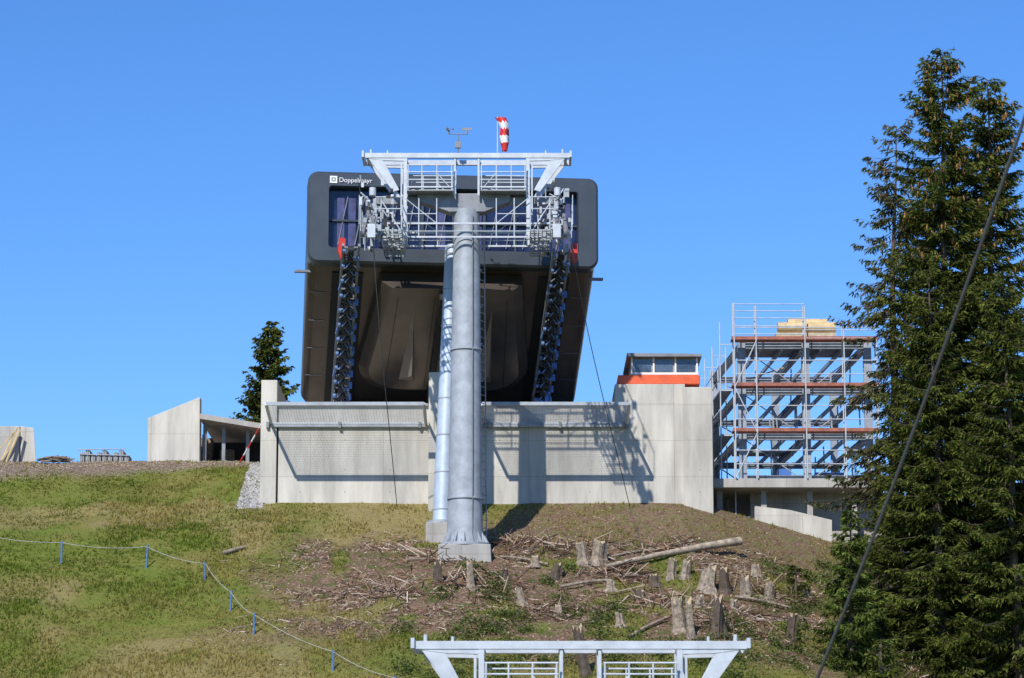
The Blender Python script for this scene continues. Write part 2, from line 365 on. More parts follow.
t=bpy.data.objects.new('lettering',cu); sc.collection.objects.link(t); t.parent=ST; t.location=(-4.10,-.08,2.90); t.rotation_euler=(math.radians(90),0,0)
mb=MB(); mb.box((-4.42,-.08,2.86),(-4.36,-.065,3.12)); mb.box((-4.22,-.08,2.86),(-4.16,-.065,3.12)); mb.box((-4.36,-.08,3.06),(-4.22,-.065,3.12)); mb.box((-4.36,-.08,2.86),(-4.22,-.065,2.92)); mb.box((-4.33,-.08,2.95),(-4.25,-.065,3.03))
mb.make('emblem',whitec,ST)
rk=Vector((0,RY-.6,RK)); rl=rk.length; rd=rk/rl; rn=Vector((0,rd.z,-rd.y)); 
if rn.z>0: rn=-rn
def R(x,s,o): return Vector((x,.6,0))+rd*s+rn*o
mb=MB()
for s in(1.3,2.7,4.1,5.5):
    mb.beam(R(-5.0,s,.004),R(-4.4,s,.004),.02,.012,rn); mb.beam(R(4.4,s,.004),R(5.0,s,.004),.02,.012,rn)
mb.make('panel_seams',galv_d,ST)
def slab(x0,x1,s0,s1,o0,o1,name,mat): MB().hexa([R(x0,s0,o0),R(x1,s0,o0),R(x1,s1,o0),R(x0,s1,o0)],[R(x0,s0,o1),R(x1,s0,o1),R(x1,s1,o1),R(x0,s1,o1)]).make(name,mat,ST)
slab(-4.25,-3.15,.3,rl,0,.03,'gap_shade_left',dark); slab(3.15,4.25,.3,rl,0,.03,'gap_shade_right',dark)  # flat near-black slabs stand in for the shaded gaps beside the belly
def belly(o,g):
    P=[(-2.55+g,.25),(2.55-g,.25),(3.15-g,4.4)]
    for i in range(1,7):
        a=math.radians(90*i/6); P.append((3.15-g-1.2*(1-math.cos(a)),4.4+(1.35-g)*math.sin(a)))
    P2=[(-x,s) for x,s in reversed(P[2:])]
    return [R(x,s,o) for x,s in P+P2]
MB().loft([belly(.02,0),belly(.5,.05),belly(.8,.4)]).make('belly',belly_m,ST)
mb=MB()
for x in (-1.9,-.6,.7,2.0): mb.beam(R(x,.7,.803),R(x*1.12,5.2,.803),.02,.01,rn)
mb.make('belly_seams',dark,ST)
mb=MB()
for x in(-1.35,1.45):
    a=R(x+.05,1.2,.76); mb.add([a,R(x+.30,4.9,.8),R(x-.3,4.9,.76),R(x+.12,4.0,1.45)],[(0,2,3),(0,3,1),(1,3,2),(0,1,2)])
mb.make('reflection_wedges',brown_reflect,ST)  # added wedges; bright belly reflections put into their shape and paler colour
mb=MB(); mb.beam(R(-.35,.4,1.05),R(-.45,5.6,1.05),.22,.3,rn)
for s in (1,2.4,3.8,5.2): mb.beam(R(-.35,s,.7),R(-.35,s,1.0),.12)
mb.make('centre_girder',black,ST)
stb=M('rail_blue_grey',(.12,.21,.42),.4,.2)
for x,nm in((-3.72,'left'),(3.68,'right')):
    mb=MB()
    for dx in(-.28,.28): mb.beam(R(x+dx,-1.9,.95),R(x+dx,rl+.1,.75),.08,.14)
    for i,s in enumerate(np.arange(-1.6,rl,.5)):
        sg=1 if i%2 else -1
        mb.beam(R(x-.28*sg,s,.75),R(x+.28*sg,s+.5,.75),.05); mb.beam(R(x-.28,s,.75),R(x+.28,s,.75),.05)
        if s>.2: mb.beam(R(x+.28,s,.75),R(x+.1,s,0),.05); mb.beam(R(x-.28,s,.75),R(x-.1,s,0),.05)
    mb.make('rail_'+nm,galv_d,ST)
    mb=MB()
    for s in np.arange(-1.7,rl,.36):
        mb.tube(R(x-.10,s,1.02),R(x+.10,s,1.02),.16,None,14)
    mb.make('tyres_'+nm,black,ST)
    mb=MB()
    for i,s in enumerate(np.arange(-1.7,rl,.36)):
        sd=.24 if i%2 else -.24
        mb.tube(R(x+sd-.05,s,1.05),R(x+sd+.05,s,1.05),.085,None,8)
        mb.tube(R(x+sd*.5,s,1.03),R(x-sd*.6,s+.3,1.2),.022,None,5)
        if i%3==1: mb.beam(R(x+sd,s,1.0),R(x+sd*1.4,s+.35,1.15),.05)
    mb.make('pulleys_'+nm,stb,ST)
    mb=MB()
    for s in np.arange(.2,rl,.6): mb.box(R(x+.34,s,1.0)-Vector((.05,.05,.12)),R(x+.34,s,1.0)+Vector((.05,.05,.12)))
    if x>0:
        for k in range(16): c_=R(x+random.uniform(-.4,.5),rl-random.uniform(.1,1.7),1.2); mb.box(c_-Vector((.07,.05,.11)),c_+Vector((.07,.05,.15)))
    mb.make('motor_covers_'+nm,bluebit,ST)
    a=R(x+(-.3 if x<0 else .5),-1.0,1.35)+Vector((0,0,.85)); 
    MB().prism([(a.x-.10,a.z+.34),(a.x+.12,a.z+.32),(a.x+.12,a.z-.28),(a.x-.03,a.z-.42),(a.x-.13,a.z-.15)],a.y-.1,a.y+.1).make('red_guard_'+nm,red,ST)
mb=MB(); mb.box((-Wd-.42,1,-.16),(-Wd+.2,1.2,-.08)); mb.box((Wd-.3,1,-.2),(Wd+.33,1.2,-.12)); mb.make('side_brackets',galv_d,ST)
mb=MB()
for x in np.linspace(-3,3,14): mb.tube(R(x,rl-.15,.4),R(x+.1,rl-.15,-.1),.07,None,8)
mb.box((-4,RY-.3,RK-.35),(4,RY,RK-.1)); mb.make('rear_machinery',black,ST)
# ------------------------------------------------------------ towers
K=1/29.6
def tower(name,px,py,Y,zg,seed=1,dxb=-1):
    c=S(px,py,Y); T=E(name,c); rd_=random.Random(seed)
    P=lambda x,z,y=0:Vector((x*K,y,z*K))
    mb=MB()
    for y in(-.5,.5):
        mb.box((-104*K,y-.07,-.03),(104*K,y+.07,.14)); 
        for s in(-1,1):
            mb.prism([(s*100*K,-.02),(s*86*K,-.02),(s*68*K,-34*K),(s*74*K,-36*K)],y-.04,y+.04)
            mb.prism([(s*104*K,-.03),(s*60*K,-.03),(s*60*K,-.14),(s*84*K,-.12)],y-.05,y+.05)
            mb.box((s*62*K-.06,y-.06,-85*K),(s*62*K+.06,y+.06,-.04))
            mb.box((s*66*K-.025,y-.03,-60*K),(s*66*K+.025,y+.03,-.04))
            mb.box((s*12*K-.035,y-.035,-40*K),(s*12*K+.035,y+.035,-.04))
    for x in(-100,-62,-12,12,62,100): mb.box((x*K-.05,-.42,-.01),(x*K+.05,.42,.10))
    for s in(-1,1):
        mb.box((s*105*K-.04,-.65,-.02),(s*105*K+.04,.65,.2))
        mb.tube((s*97*K,-.5,.14),(s*97*K,-.5,.28),.045); mb.tube((s*80*K,-.5,.14),(s*80*K,-.5,.24),.035)
    mb.make('lifting_frame',white,T,.006)
    mb=MB()
    for y in(-.75,.75):
        for s in(-1,1):
            for z in(-10,-17,-25,-33): mb.tube(P(s*14,z,y),P(s*60,z,y),.024 if z!=-33 else .04,None,6)
            for x in(15,30,45,59): mb.tube(P(s*x,-10,y),P(s*x,-36,y),.024,None,6)
            mb.tube(P(s*16,-34,y),P(s*30,-18,y),.018,None,5)
    mb.make('inspection_railing',white,T)
    mb=MB(); mb.box(P(-60,-37,-.8),P(-14,-36,.8)); mb.box(P(14,-37,-.8),P(60,-36,.8)); mb.make('upper_platform',galv_d,T)
    mb=MB(); mb.prism([(-50*K,-36*K),(-50*K,-43*K),(-18*K,-55*K),(18*K,-55*K),(44*K,-44*K),(44*K,-36*K)],-.3,.3)
    mb.box(P(-92,-46,-.14),P(-48,-38,.14)); mb.box(P(42,-46,-.14),P(88,-38,.14)); mb.make('crossarm',galv_d,T,.015)
    mb=MB()
    for y in(-.7,.7):
        for z in(-70,-84): mb.box((-86*K,y-.025,z*K-.028),(84*K,y+.025,z*K+.028))
        mb.tube(P(-86,-78,y),P(84,-78,y),.018,None,5)
        for x in(-86,-74,-48,-30,30,48,72,84): mb.tube(P(x,-44,y),P(x,-84,y),.024,None,6)
        for s in(-1,1):
            mb.tube(P(s*86,-46,y),P(s*62,-84,y),.024,None,6); mb.tube(P(s*62,-60,y),P(s*30,-60,y),.018,None,6)
            mb.tube(P(s*62,-44,y),P(s*30,-70,y),.018,None,5)
    mb.make('walkway_frame',white,T)
    mb=MB()
    for s in(-1,1):
        for x in np.linspace(64,84,6): mb.box(P(s*x-.3,-86,-2.0),P(s*x+.3,-85,2.0))
        for y in np.linspace(-2.0,2.0,12): mb.box(P(s*64,-86.3,y),P(s*84,-85,y+.03))
    mb.make('walkway_grating',galv,T)
    mb=MB()
    for s in(-1,1):
        for y in np.linspace(-2.0,2.0,5):
            mb.tube(P(s*64,-85,y),P(s*64,-52,y),.02,None,5); mb.tube(P(s*106,-80,y),P(s*106,-50,y),.015,None,5)
        for z in(-52,-64,-74): mb.tube(P(s*64,z,-2.0),P(s*64,z,2.0),.02,None,5)
        mb.tube(P(s*64,-52,-2.0),P(s*90,-52,-2.0),.02,None,5); mb.tube(P(s*64,-64,-2.0),P(s*90,-64,-2.0),.02,None,5); mb.tube(P(s*106,-52,-2),P(s*106,-52,2),.018,None,5)
    mb.make('walkway_railing',white,T)
    mb=MB(); m2=MB(); m3=MB(); m4=MB()
    for s in(-1,1):
        xc=s*(93 if s<0 else 90)
        ysl=lambda y:-58*K+y*.42
        for i,y in enumerate(np.linspace(-2.3,2.3,8)):
            z=ysl(y); m2.tube(Vector((xc*K-.06,y,z)),Vector((xc*K+.06,y,z)),.23,None,18)
            mb.tube(Vector((xc*K-.10,y,z)),Vector((xc*K+.10,y,z)),.15,None,14); mb.tube(Vector((xc*K-.18,y,z)),Vector((xc*K+.18,y,z)),.05,None,8)
            m2.tube(Vector((xc*K+s*.28-.05,y,z-.12)),Vector((xc*K+s*.28+.05,y,z-.12)),.17,None,14)
        for i in range(4):
            y=-2.3+i*1.314; 
            for dx in(-.13,.13): mb.beam((xc*K+dx,y,ysl(y)-.03),(xc*K+dx,y+.657,ysl(y+.657)-.03),.03,.14)
            mb.beam((xc*K,y+.33,ysl(y+.33)),(xc*K,y+.33,ysl(y+.33)-.35),.09)
        for i in range(2):
            y=-1.97+i*2.63
            for dx in(-.16,.16): mb.beam((xc*K+dx,y,ysl(y)-.35),(xc*K+dx,y+1.31,ysl(y+1.31)-.35),.03,.18)
        for dx in(-.2,.2): mb.beam((xc*K+dx,-1.3,ysl(-1.3)-.55),(xc*K+dx,1.3,ysl(1.3)-.55),.04,.2)
        mb.beam((xc*K,0,-40*K),(xc*K,0,ysl(0)-.6),.14,.18)
        for y in(-2.5,2.5): m3.box((xc*K-.13,y-.05,ysl(y)-.26),(xc*K+.13,y+.05,ysl(y)+.2))
        m3.tube((xc*K+s*.05,-.8,-34*K),(xc*K+s*.05,-.8,-42*K),.12,None,10)
        for k in range(84):
            x=xc*K+(rd_.uniform(-.62,.42) if s>0 else rd_.uniform(-.42,.7)); y=rd_.uniform(-2.2,1.6); z=rd_.uniform(-90,-36)*K; l=rd_.uniform(.08,.42)
            t_=rd_.random(); tgt=(m3,mb,m4)[k%3]
            if t_<.45: tgt.box((x-.04,y,z),(x+rd_.uniform(.03,.12),y+.1,z+l*.7))
            elif t_<.75: tgt.tube((x,y,z),(x+rd_.uniform(-.3,.3),y+rd_.uniform(-.2,.2),z+l),.024,None,6)
            else: tgt.tube((x-.04,y,z),(x+.05,y,z),rd_.uniform(.05,.12),None,10)
    m2.make('sheave_rubber',M('sheave_grey',(.16,.16,.17),.6),T); mb.make('sheave_frames',galv,T); m3.make('rope_catchers',white,T); m4.make('fittings_dark',dark,T)
    zt=-52*K; zb=zg-c.z; mb=MB(); xb=dxb*K
    f=lambda t:Vector((xb*t,0,zt+(zb-zt)*t)); rr=lambda t:.435+.15*t
    for t0,t1 in((0,.42),(.42,.86),(.86,1)): mb.tube(f(t0),f(t1),rr(t0),rr(t1)+(.0 if t1<1 else .05),40)
    mb.make('mast',galv,T)
    mb=MB()
    for t in(.42,.86): mb.tube(f(t)-Vector((0,0,.03)),f(t)+Vector((0,0,.03)),rr(t)+.05,None,32)
    mb.tube(f(1)+Vector((0,0,.002)),f(1)+Vector((0,0,.1)),.85,None,32)
    for i in range(16):
        a=i*math.pi/8; d=Vector((math.cos(a),math.sin(a),0))
        b0=f(1)+Vector((0,0,.1)); mb.add([b0+d*.6,b0+d*.82,b0+d*.6+Vector((0,0,.42))],[(0,1,2)])
        q=b0+d*.74+Vector((math.sin(a),-math.cos(a),0))*.12; mb.tube(q,q+Vector((0,0,.09)),.035,None,6)
    mb.make('flanges',galv,T)
    mb=MB()
    lo=lambda t:Vector((.50+.13*t,.42,0))
    for dx in(-.18,.18): mb.tube(f(.03)+lo(.03)+Vector((dx*.5,dx,0)),f(.98)+lo(.98)+Vector((dx*.5,dx,0)),.02,None,5)
    for i in range(int((zt-zb)/.3)):
        t=.03+.95*i/((zt-zb)/.3); p=f(t)+lo(t); mb.tube(p+Vector((-.09,-.18,0)),p+Vector((.09,.18,0)),.013,None,4)
    for t in np.linspace(.06,.95,9): p=f(t); mb.beam(p+Vector((.2,.2,0)),p+lo(t),.04)
    mb.make('ladder',galv,T)
    mb=MB(); mb.tube(f(.02)+Vector((.20,-rr(0)-.02,0)),f(.97)+Vector((.26,-rr(1)+.02,0)),.018,None,6); mb.make('cable_conduit',galv_d,T)
    h=f(1); MB().hexa([h+Vector(v) for v in((-.95,-.9,-1.6),(.95,-.9,-1.6),(.95,.9,-1.6),(-.95,.9,-1.6))],[h+Vector(v) for v in((-.87,-.82,0),(.87,-.82,0),(.87,.82,0),(-.87,.82,0))]).make('concrete_footing',conc_d,T,.03)
    return T
b0=S(465,547,100)
T1=tower('lift_tower',467,161,100,b0.z,1)
tl=S(580,650,64)
T2=tower('lift_tower',580,650,64,float(gz(tl.x,64))+.5,2)
A=E('weather_station'); p=S(458,158,100); q=S(458,135,100)
mb=MB(); mb.tube(p,q,.025); mb.tube(S(449,134,100),S(467,134,100),.018)
for px in(449,467): mb.tube(S(px,134,100),S(px,130,100),.03)
for a in(0,2.1,4.2):
    d=Vector((math.cos(a),math.sin(a),0))*.12; c=S(449,129,100); mb.tube(c,c+d,.01); mb.tube(c+d,c+d*1.35,.05,.02,8)
mb.beam(S(462,129,100),S(472,129,100),.02,.09); mb.box(S(455,142,100)-Vector((0,.06,0)),S(461,148,100)+Vector((0,.06,0))); mb.make('mast_and_sensors',galv_d,A)
W=E('windsock'); mb=MB(); mb.tube(S(497.5,159,100.4),S(497.5,117,100.4),.022); mb.tube(S(497.5,119,100.4),S(504,119,100.4),.015); mb.make('pole',white,W)
cs=[(500.5,118,.15),(503.5,122.5,.17),(505,129,.13),(504,136,.14),(505,143,.12),(504.6,151,.08)]
for i in range(5):
    a,b=cs[i],cs[i+1]; m=MB(); n=14
    def ring(c): 
        o=S(c[0],c[1],100.4); return [o+Vector((math.cos(k*2*math.pi/n)*c[2]*(1+.4*math.sin(k*2.2+c[1])),math.sin(k*2*math.pi/n)*c[2],.05*math.sin(k*3+c[1]))) for k in range(n)]
    m.loft([ring(a),ring(b)],cap=False,smooth=True).make('band_%d'%i,red if i%2==0 else whitec,W)
PP=E('support_pipe'); a=S(442,524,102.2); b=S(452.5,246,103.0)
mb=MB(); mb.tube(a,b,.33,.26,24); mb.make('pipe',M('bluish_galvanised',(.46,.54,.64),.5,.2,.12,2),PP)
mb=MB()
for t in np.linspace(.05,.97,8):
    p=a.lerp(b,t); mb.tube(p-Vector((0,0,.02)),p+Vector((0,0,.02)),.345-.07*t,None,24)
mb.tube(a,a+Vector((0,0,.1)),.5,None,20); mb.make('collars',galv,PP)
MB().box((a.x-.55,a.y-.5,a.z-1.5),(a.x+.45,a.y+.5,a.z)).make('footing',conc_d,PP,.03)
def cable(name,pts,r,mat=cablem,n=6):
    mb=MB(); mb.path(pts,r,n); return mb.make(name,mat)
def bez(P,n=24):
    out=[]
    for i in range(n+1):
        t=i/n; Q=[p.copy() for p in P]
        while len(Q)>1: Q=[Q[j].lerp(Q[j+1],t) for j in range(len(Q)-1)]
        out.append(Q[0])
    return out
cable('hanging_cable',bez([S(373,240,98.5),S(380,350,100),S(390,430,103),on_ground(397,507)]),.015)
cable('hanging_cable',bez([S(572,245,98.5),S(586,340,100),S(612,430,103),on_ground(630,508)]),.015)
cable('hanging_cable',bez([on_ground(630,508),on_ground(636,530)+Vector((0,0,.15)),on_ground(645,560)]),.015)
cable('haul_rope',bez([S(640,1100,44),S(812,690,42),S(930,440,38),S(1090,-40,34),S(1500,-1400,28)],60),.026)
# ------------------------------------------------------------ steel frame building with scaffolding
SB=E('steel_frame_building'); Yf=108.; Yb=115.
cols=[742,806,868]; zt=S(800,338,Yf).z; z0=S(800,482,Yf).z; fl=[S(800,p,Yf).z for p in(346,392,437)]
X_=[S(c,400,Yf).x for c in cols]
def hbeam(mb,p,q,w=.24):
    mb.beam(p,q,w,.03); d=(Vector(q)-Vector(p)).normalized()
    if abs(d.z)>.9: 
        for o in(-w/2,w/2): mb.beam(Vector(p)+Vector((0,o,0)),Vector(q)+Vector((0,o,0)),w,.025,(0,1,0)); 
        mb.beam(p,q,.03,w,(0,1,0))
    else:
        for o in(-w/2,w/2): mb.beam(Vector(p)+Vector((0,0,o)),Vector(q)+Vector((0,0,o)),w,.025)
        mb.beam(p,q,.03,w)
mb=MB()
for x in X_:
    for y,dx in((Yf,0),(Yb,-.5)): hbeam(mb,(x+dx,y,z0),(x+dx,y,zt),.28)
for z in fl:
    for y,dx in((Yf,0),(Yb,-.5)): hbeam(mb,(X_[0]+dx,y,z),(X_[-1]+dx,y,z),.2)
    for x in X_: hbeam(mb,(x,Yf,z),(x-.5,Yb,z),.2)
    for x in (X_[0]+.8,X_[0]+1.6,X_[1]+.7,X_[1]+1.5): mb.beam((x,Yf,z),(x-.5,Yb,z),.08,.14)
hbeam(mb,(X_[0],Yf,z0+.1),(X_[-1],Yf,z0+.1))
mb.make('steel_frame',M('primed_steel',(.30,.34,.40),.55,.1,.2),SB)
mb=MB()
for i in range(3):
    z=fl[i]; zz=(fl+[z0])[i+1]
    mb.tube((X_[0],Yf+.2,z),(X_[1],Yf+.2,zz),.022,None,5)
    mb.tube((X_[1],Yf+.2,zz),(X_[2],Yf+.2,z),.022,None,5); mb.tube((X_[0]-.05,Yf+.1,zz),(X_[0]-.5,Yb,z),.025,None,5)
for k in range(16):
    x=X_[0]+random.random()*(X_[-1]-X_[0]); y=Yf+1+random.random()*5; i=random.randint(0,2); zz=(fl+[z0])[i+1]; mb.tube((x,y,zz+.1),(x+random.uniform(-.1,.1),y,fl[i]),.028,None,5)
mb.make('bracing_and_props',galv,SB)
mb=MB()
mb.box((X_[0],Yf+4.5,fl[2]+.13),(X_[1],Yf+5.5,fl[2]+.19)); mb.box((X_[1]-.5,Yf+.4,fl[1]+.13),(X_[-1]-.3,Yf+1.3,fl[1]+.19)); mb.box((X_[0]+.1,Yf+.5,fl[0]+.13),(X_[-1]-.3,Yf+3,fl[0]+.19))
mb.make('floor_decks',galv_d,SB)
mb=MB(); mb.box((S(712,480,Yf).x,Yf-.9,z0-.33),(S(884,480,Yf).x,Yb,z0)); mb.make('floor_slab',conc_d,SB,.02)
mb=MB(); mb.box((X_[0]+.3,Yf+.6,z0-3),(S(900,480,Yf).x,Yf+1,z0-.33)); mb.make('basement_wall',conc_d,SB)
mb=MB(); 
for px in(716,760,806,850): 
    x=S(px,480,Yf).x; mb.box((x,Yf-.3,z0-2.5),(x+.2,Yf-.1,z0-.34))
mb.make('slab_props',conc_d,SB)
A=[S(755,506,106.6),S(790,510,106.6),S(832,520,106.6),S(832,560,106.6),S(755,560,106.6)]
mb=MB(); mb.prism([(p.x,p.z) for p in A],106.6,106.95); mb.make('retaining_wall',conc,SB,.01)
a=S(775,329,Yf+.5); b=S(835,316,Yf+.5)
mb=MB(); mb.box((a.x,Yf+.2,zt+.1),(b.x,Yf+2,zt+.24)); mb.make('pallets',timber_g,SB)
mb=MB()
for k,(xa,xb_) in enumerate(((a.x+.1,b.x),(a.x+.5,b.x-.25))):
    secs=[[(x,Yf+.55+k*.35+.36*math.cos(j*2*math.pi/14),zt+.46+k*.2+.23*math.sin(j*2*math.pi/14)) for j in range(14)] for x in (xa,xb_)]
    mb.loft(secs,smooth=True)
mb.make('insulation_rolls',timber,SB)
mb=MB(); mb.beam((X_[0]+.4,Yf+1,fl[1]+.4),(X_[1]-.3,Yf+2,fl[1]+.55),.7,.06); mb.beam((X_[0]+.5,Yf+1,fl[0]-1.0),(X_[0]+1.6,Yf+1.5,fl[0]-.55),.5,.05)
mb.box((X_[1]+.2,Yf+1,fl[2]+.22),(X_[1]+1.1,Yf+1.8,fl[2]+.5)); mb.make('formwork_panels',timber_g,SB)
mb=MB(); mb.box((X_[1]+.4,Yf+1,z0+.01),(X_[1]+1.5,Yf+2,z0+.5)); mb.box((X_[0]+1.4,Yf+1.5,z0+.01),(X_[0]+1.9,Yf+2,z0+.7)); mb.make('blue_containers',bluebit,SB)
SF=E('scaffolding'); ys_=[Yf-.95,Yf-.35]
pc=[735,757,806,845,878]; px_=[S(c,400,Yf-.9).x for c in pc]; tops=[303,306,306,328,340]
mb=MB()
for c,x,tp in zip(pc,px_,tops):
    for y in ys_: mb.tube((x,y,z0),(x,y,S(c,tp,y).z),.027,None,6)
    for z in fl+[z0]:
        mb.tube((x,ys_[0],z+.05),(x,ys_[1],z+.05),.022,None,5)
zl=[z0+.02]+fl[::-1]
for i,z in enumerate(zl):
    for dz in(.5,1.0):
        if i<3 or dz<.6: mb.tube((px_[0],ys_[0],z+dz),(px_[-1],ys_[0],z+dz),.020,None,5)
for a,b in((px_[0],px_[1]),(px_[1],px_[2])):
    for p in(304,311,318,326,334): mb.tube((a,ys_[0],S(740,p,ys_[0]).z),(b,ys_[0],S(740,p,ys_[0]).z),.018,None,5)
for p in(330,338): mb.tube((px_[2],ys_[0],S(740,p,ys_[0]).z),(px_[4],ys_[0],S(740,p,ys_[0]).z),.018,None,5)
for i in range(3): mb.tube((px_[1 if i%2 else 0],ys_[0]-.03,zl[i]),(px_[0 if i%2 else 1],ys_[0]-.03,zl[i+1]),.022,None,5)
xl=S(737,400,Yf).x
for j,y in enumerate(np.linspace(Yf,Yb,4)):
    for o in(-.6,-.1):
        x=xl+o-.055*(y-Yf); mb.tube((x,y,z0-1.2),(x,y,zt+(.1 if j else .6)),.027,None,6)
    for z in zl: 
        x=xl-.6-.055*(y-Yf); mb.tube((x,y,z+.05),(x+.5,y,z+.05),.02,None,5)
for z in zl[:3]:
    for dz in(.5,1.0): mb.tube((xl-.6,Yf,z+dz),(xl-.98,Yb,z+dz),.02,None,5)
mb.make('tubes',white,SF)
mb=MB()
for i,z in enumerate(fl):
    mb.box((px_[0]-.1,ys_[0]+.02,z+.06),(px_[-1]+.05,ys_[1]-.02,z+.11)); mb.box((px_[0]-.1,ys_[0]-.01,z+.06),(px_[-1]+.05,ys_[0]+.018,z+.18))
mb.make('planks',plank,SF)
mb=MB()
for z in zl[:3]:
    mb.hexa([(xl-.6,Yf,z+.06),(xl-.15,Yf,z+.06),(xl-.5,Yb,z+.06),(xl-.98,Yb,z+.06)],[(xl-.6,Yf,z+.11),(xl-.15,Yf,z+.11),(xl-.5,Yb,z+.11),(xl-.98,Yb,z+.11)])
mb.make('side_decks',galv,SF)
# ------------------------------------------------------------ left wing
LW=E('concrete_wing_wall'); 
P4=[S(148,462,112.5),S(200,462,112.5),S(200,397,112.5),S(148,418,112.5)]
pl=[(P4[0].x,P4[0].z-1.5),(P4[1].x,P4[1].z-1.5),(P4[2].x,P4[2].z),(P4[3].x,P4[3].z)]
MB().prism(pl,112.5,113.1).make('wall',conc,LW,.02)
CP=E('carport'); a=S(200,415,112.6); b=S(262,425,112.6)
MB().hexa([(a.x+.02,112.2,a.z-.2),(b.x,112.2,b.z-.2),(b.x,119,b.z-.2),(a.x+.02,119,a.z-.2)],[(a.x+.02,112.2,a.z),(b.x,112.2,b.z),(b.x,119,b.z),(a.x+.02,119,a.z)]).make('roof',conc_d,CP)
mb=MB()
for px in(203,222,246): x=S(px,440,113).x; mb.box((x,113,15.5),(x+.13,113.2,S(px,425,113).z))
mb.make('posts',galv_d,CP)
mb=MB(); mb.box((a.x,115.5,16),(b.x+1,115.8,b.z-.21)); mb.make('back_wall',dark,CP)  # near-black colour stands in for the shade inside the opening
mb=MB(); mb.box((a.x+.03,113.3,16),(a.x+.1,115.4,b.z-.25)); mb.make('side_cladding',deadwood,CP)
mb=MB(); mb.box((S(206,0,114).x,114.5,16.5),(S(219,0,114).x,115.4,S(210,436,114).z)); mb.box((S(226,0,114).x,114.9,16.5),(S(240,0,114).x,115.4,S(210,446,114).z)); mb.make('stored_boards',deadwood,CP)
BP=E('barrier_pole'); a=S(240,462,110.8); b=S(263,421,109.5)
for i in range(6): MB().tube(a.lerp(b,i/6),a.lerp(b,(i+1)/6),.028,None,8).make('band_%d'%i,red if i%2==0 else whitec,BP)
CB=E('concrete_block_stack'); mb=MB(); mb.box(S(-12,462,112),S(20,426,112)+Vector((0,1.2,0))); mb.make('block',conc_d,CB,.03)
mb=MB(); mb.hexa([S(20.5,462,112),S(36,462,112),S(36,462,113),S(20.5,462,113)],[S(20.5,426,112),S(34,428,112),S(34,428,113),S(20.5,426,113)]); mb.make('side_block',conc,CB,.02)
TP=E('timber_props'); mb=MB()
mb.beam(S(2,460,111.4),S(17,428,111.7),.12,.05); mb.beam(S(-6,455,111.5),S(16,430,111.7),.18,.04); mb.beam(S(6,462,111.3),S(20,430,111.6),.1,.05); mb.make('boards',timber,TP)
MP=E('material_stack'); mb=MB(); m2=MB()
x0=S(80,455,112).x; zc=S(80,457,112).z-.35
for i in range(9):
    x=x0+i*.21; hh=.42+.1*math.sin(i*2.1); mb.box((x,112,zc),(x+.16,112.9,zc+hh+.1)); m2.tube((x+.08,111.98,zc+.1),(x+.08,111.98,zc+hh+.13),.015)
m2.tube((x0,111.95,zc+.45),(x0+1.9,111.95,zc+.40),.02); m2.tube((x0-.1,111.95,zc+.62),(x0+1.7,111.95,zc+.66),.02)
mb.make('crates',M('crate_grey',(.30,.29,.27),.8,0,.4,6),MP); m2.make('rods',galv,MP)
DP=E('plank_pile'); mb=MB(); 
for i in range(26):
    p=S(36+random.random()*24,457,111.7)+Vector((0,random.random()*.6,-.15+random.random()*.22)); mb.beam(p,p+Vector((random.uniform(.3,.8),random.uniform(-.2,.2),random.uniform(-.05,.12))),.1,.03)
mb.make('boards',deadwood,DP)
# ------------------------------------------------------------ fence
FE=E('rope_fence'); fp=[(-30,551,530),(61,564,541),(146,568,545),(205,580,562),(230,611,590),(254,635,613),(333,671,650),(395,700,676)]
mb=MB(); m2=MB(); tops=[]
for px,pb,pt in fp:
    g_=on_ground(px,pb); h=abs(S(px,pt,g_.y).z-g_.z); h=max(.45,h); m2.tube(g_-Vector((0,0,.2)),g_+Vector((random.uniform(-.05,.05),0,h)),.033,.033,8); tops.append(g_+Vector((0,0,h-.05)))
m2.make('posts',M('faded_blue_plastic',(.08,.17,.36),.6,0,.2),FE)
for a,b in zip(tops[:-1],tops[1:]): mb.path(bez([a,(a+b)/2-Vector((0,0,.22)),b],10),.008,5)
mb.make('rope',M('grey_rope',(.45,.45,.44),.8),FE)
# ------------------------------------------------------------ stumps and log
def stump(px,pb,w,h,lean=0):
    g_=on_ground(px,pb); s=g_.y/2950; r=w*s/2; H=h*s; secs=[]; n=16
    rad=[random.uniform(.8,1.2) for _ in range(n)]; topj=[random.uniform(-.2,.16)*min(1,H) for _ in range(n)]
    for t,k in((-.3,1.8),(.02,1.4),(.12,1.15),(.3,1.05),(.6,1.0),(1,.92)):
        secs.append([g_+Vector((lean*t*H+math.cos(a*6.2832/n)*r*k*(1+(rad[a]-1)*(1.6-t)),math.sin(a*6.2832/n)*r*k*rad[a],t*H+(topj[a] if t==1 else 0))) for a in range(n)])
    e=E('tree_stump'); MB().loft(secs,cap=False).make('bark',random.choice([bark,deadwood,deadwood]),e)
    top=secs[-1]; c=sum(top,Vector())/n; mb=MB(); mb.add(top+[c+Vector((0,0,.02))],[(i,(i+1)%n,n) for i in range(n)]); mb.make('cut_face',cut,e)
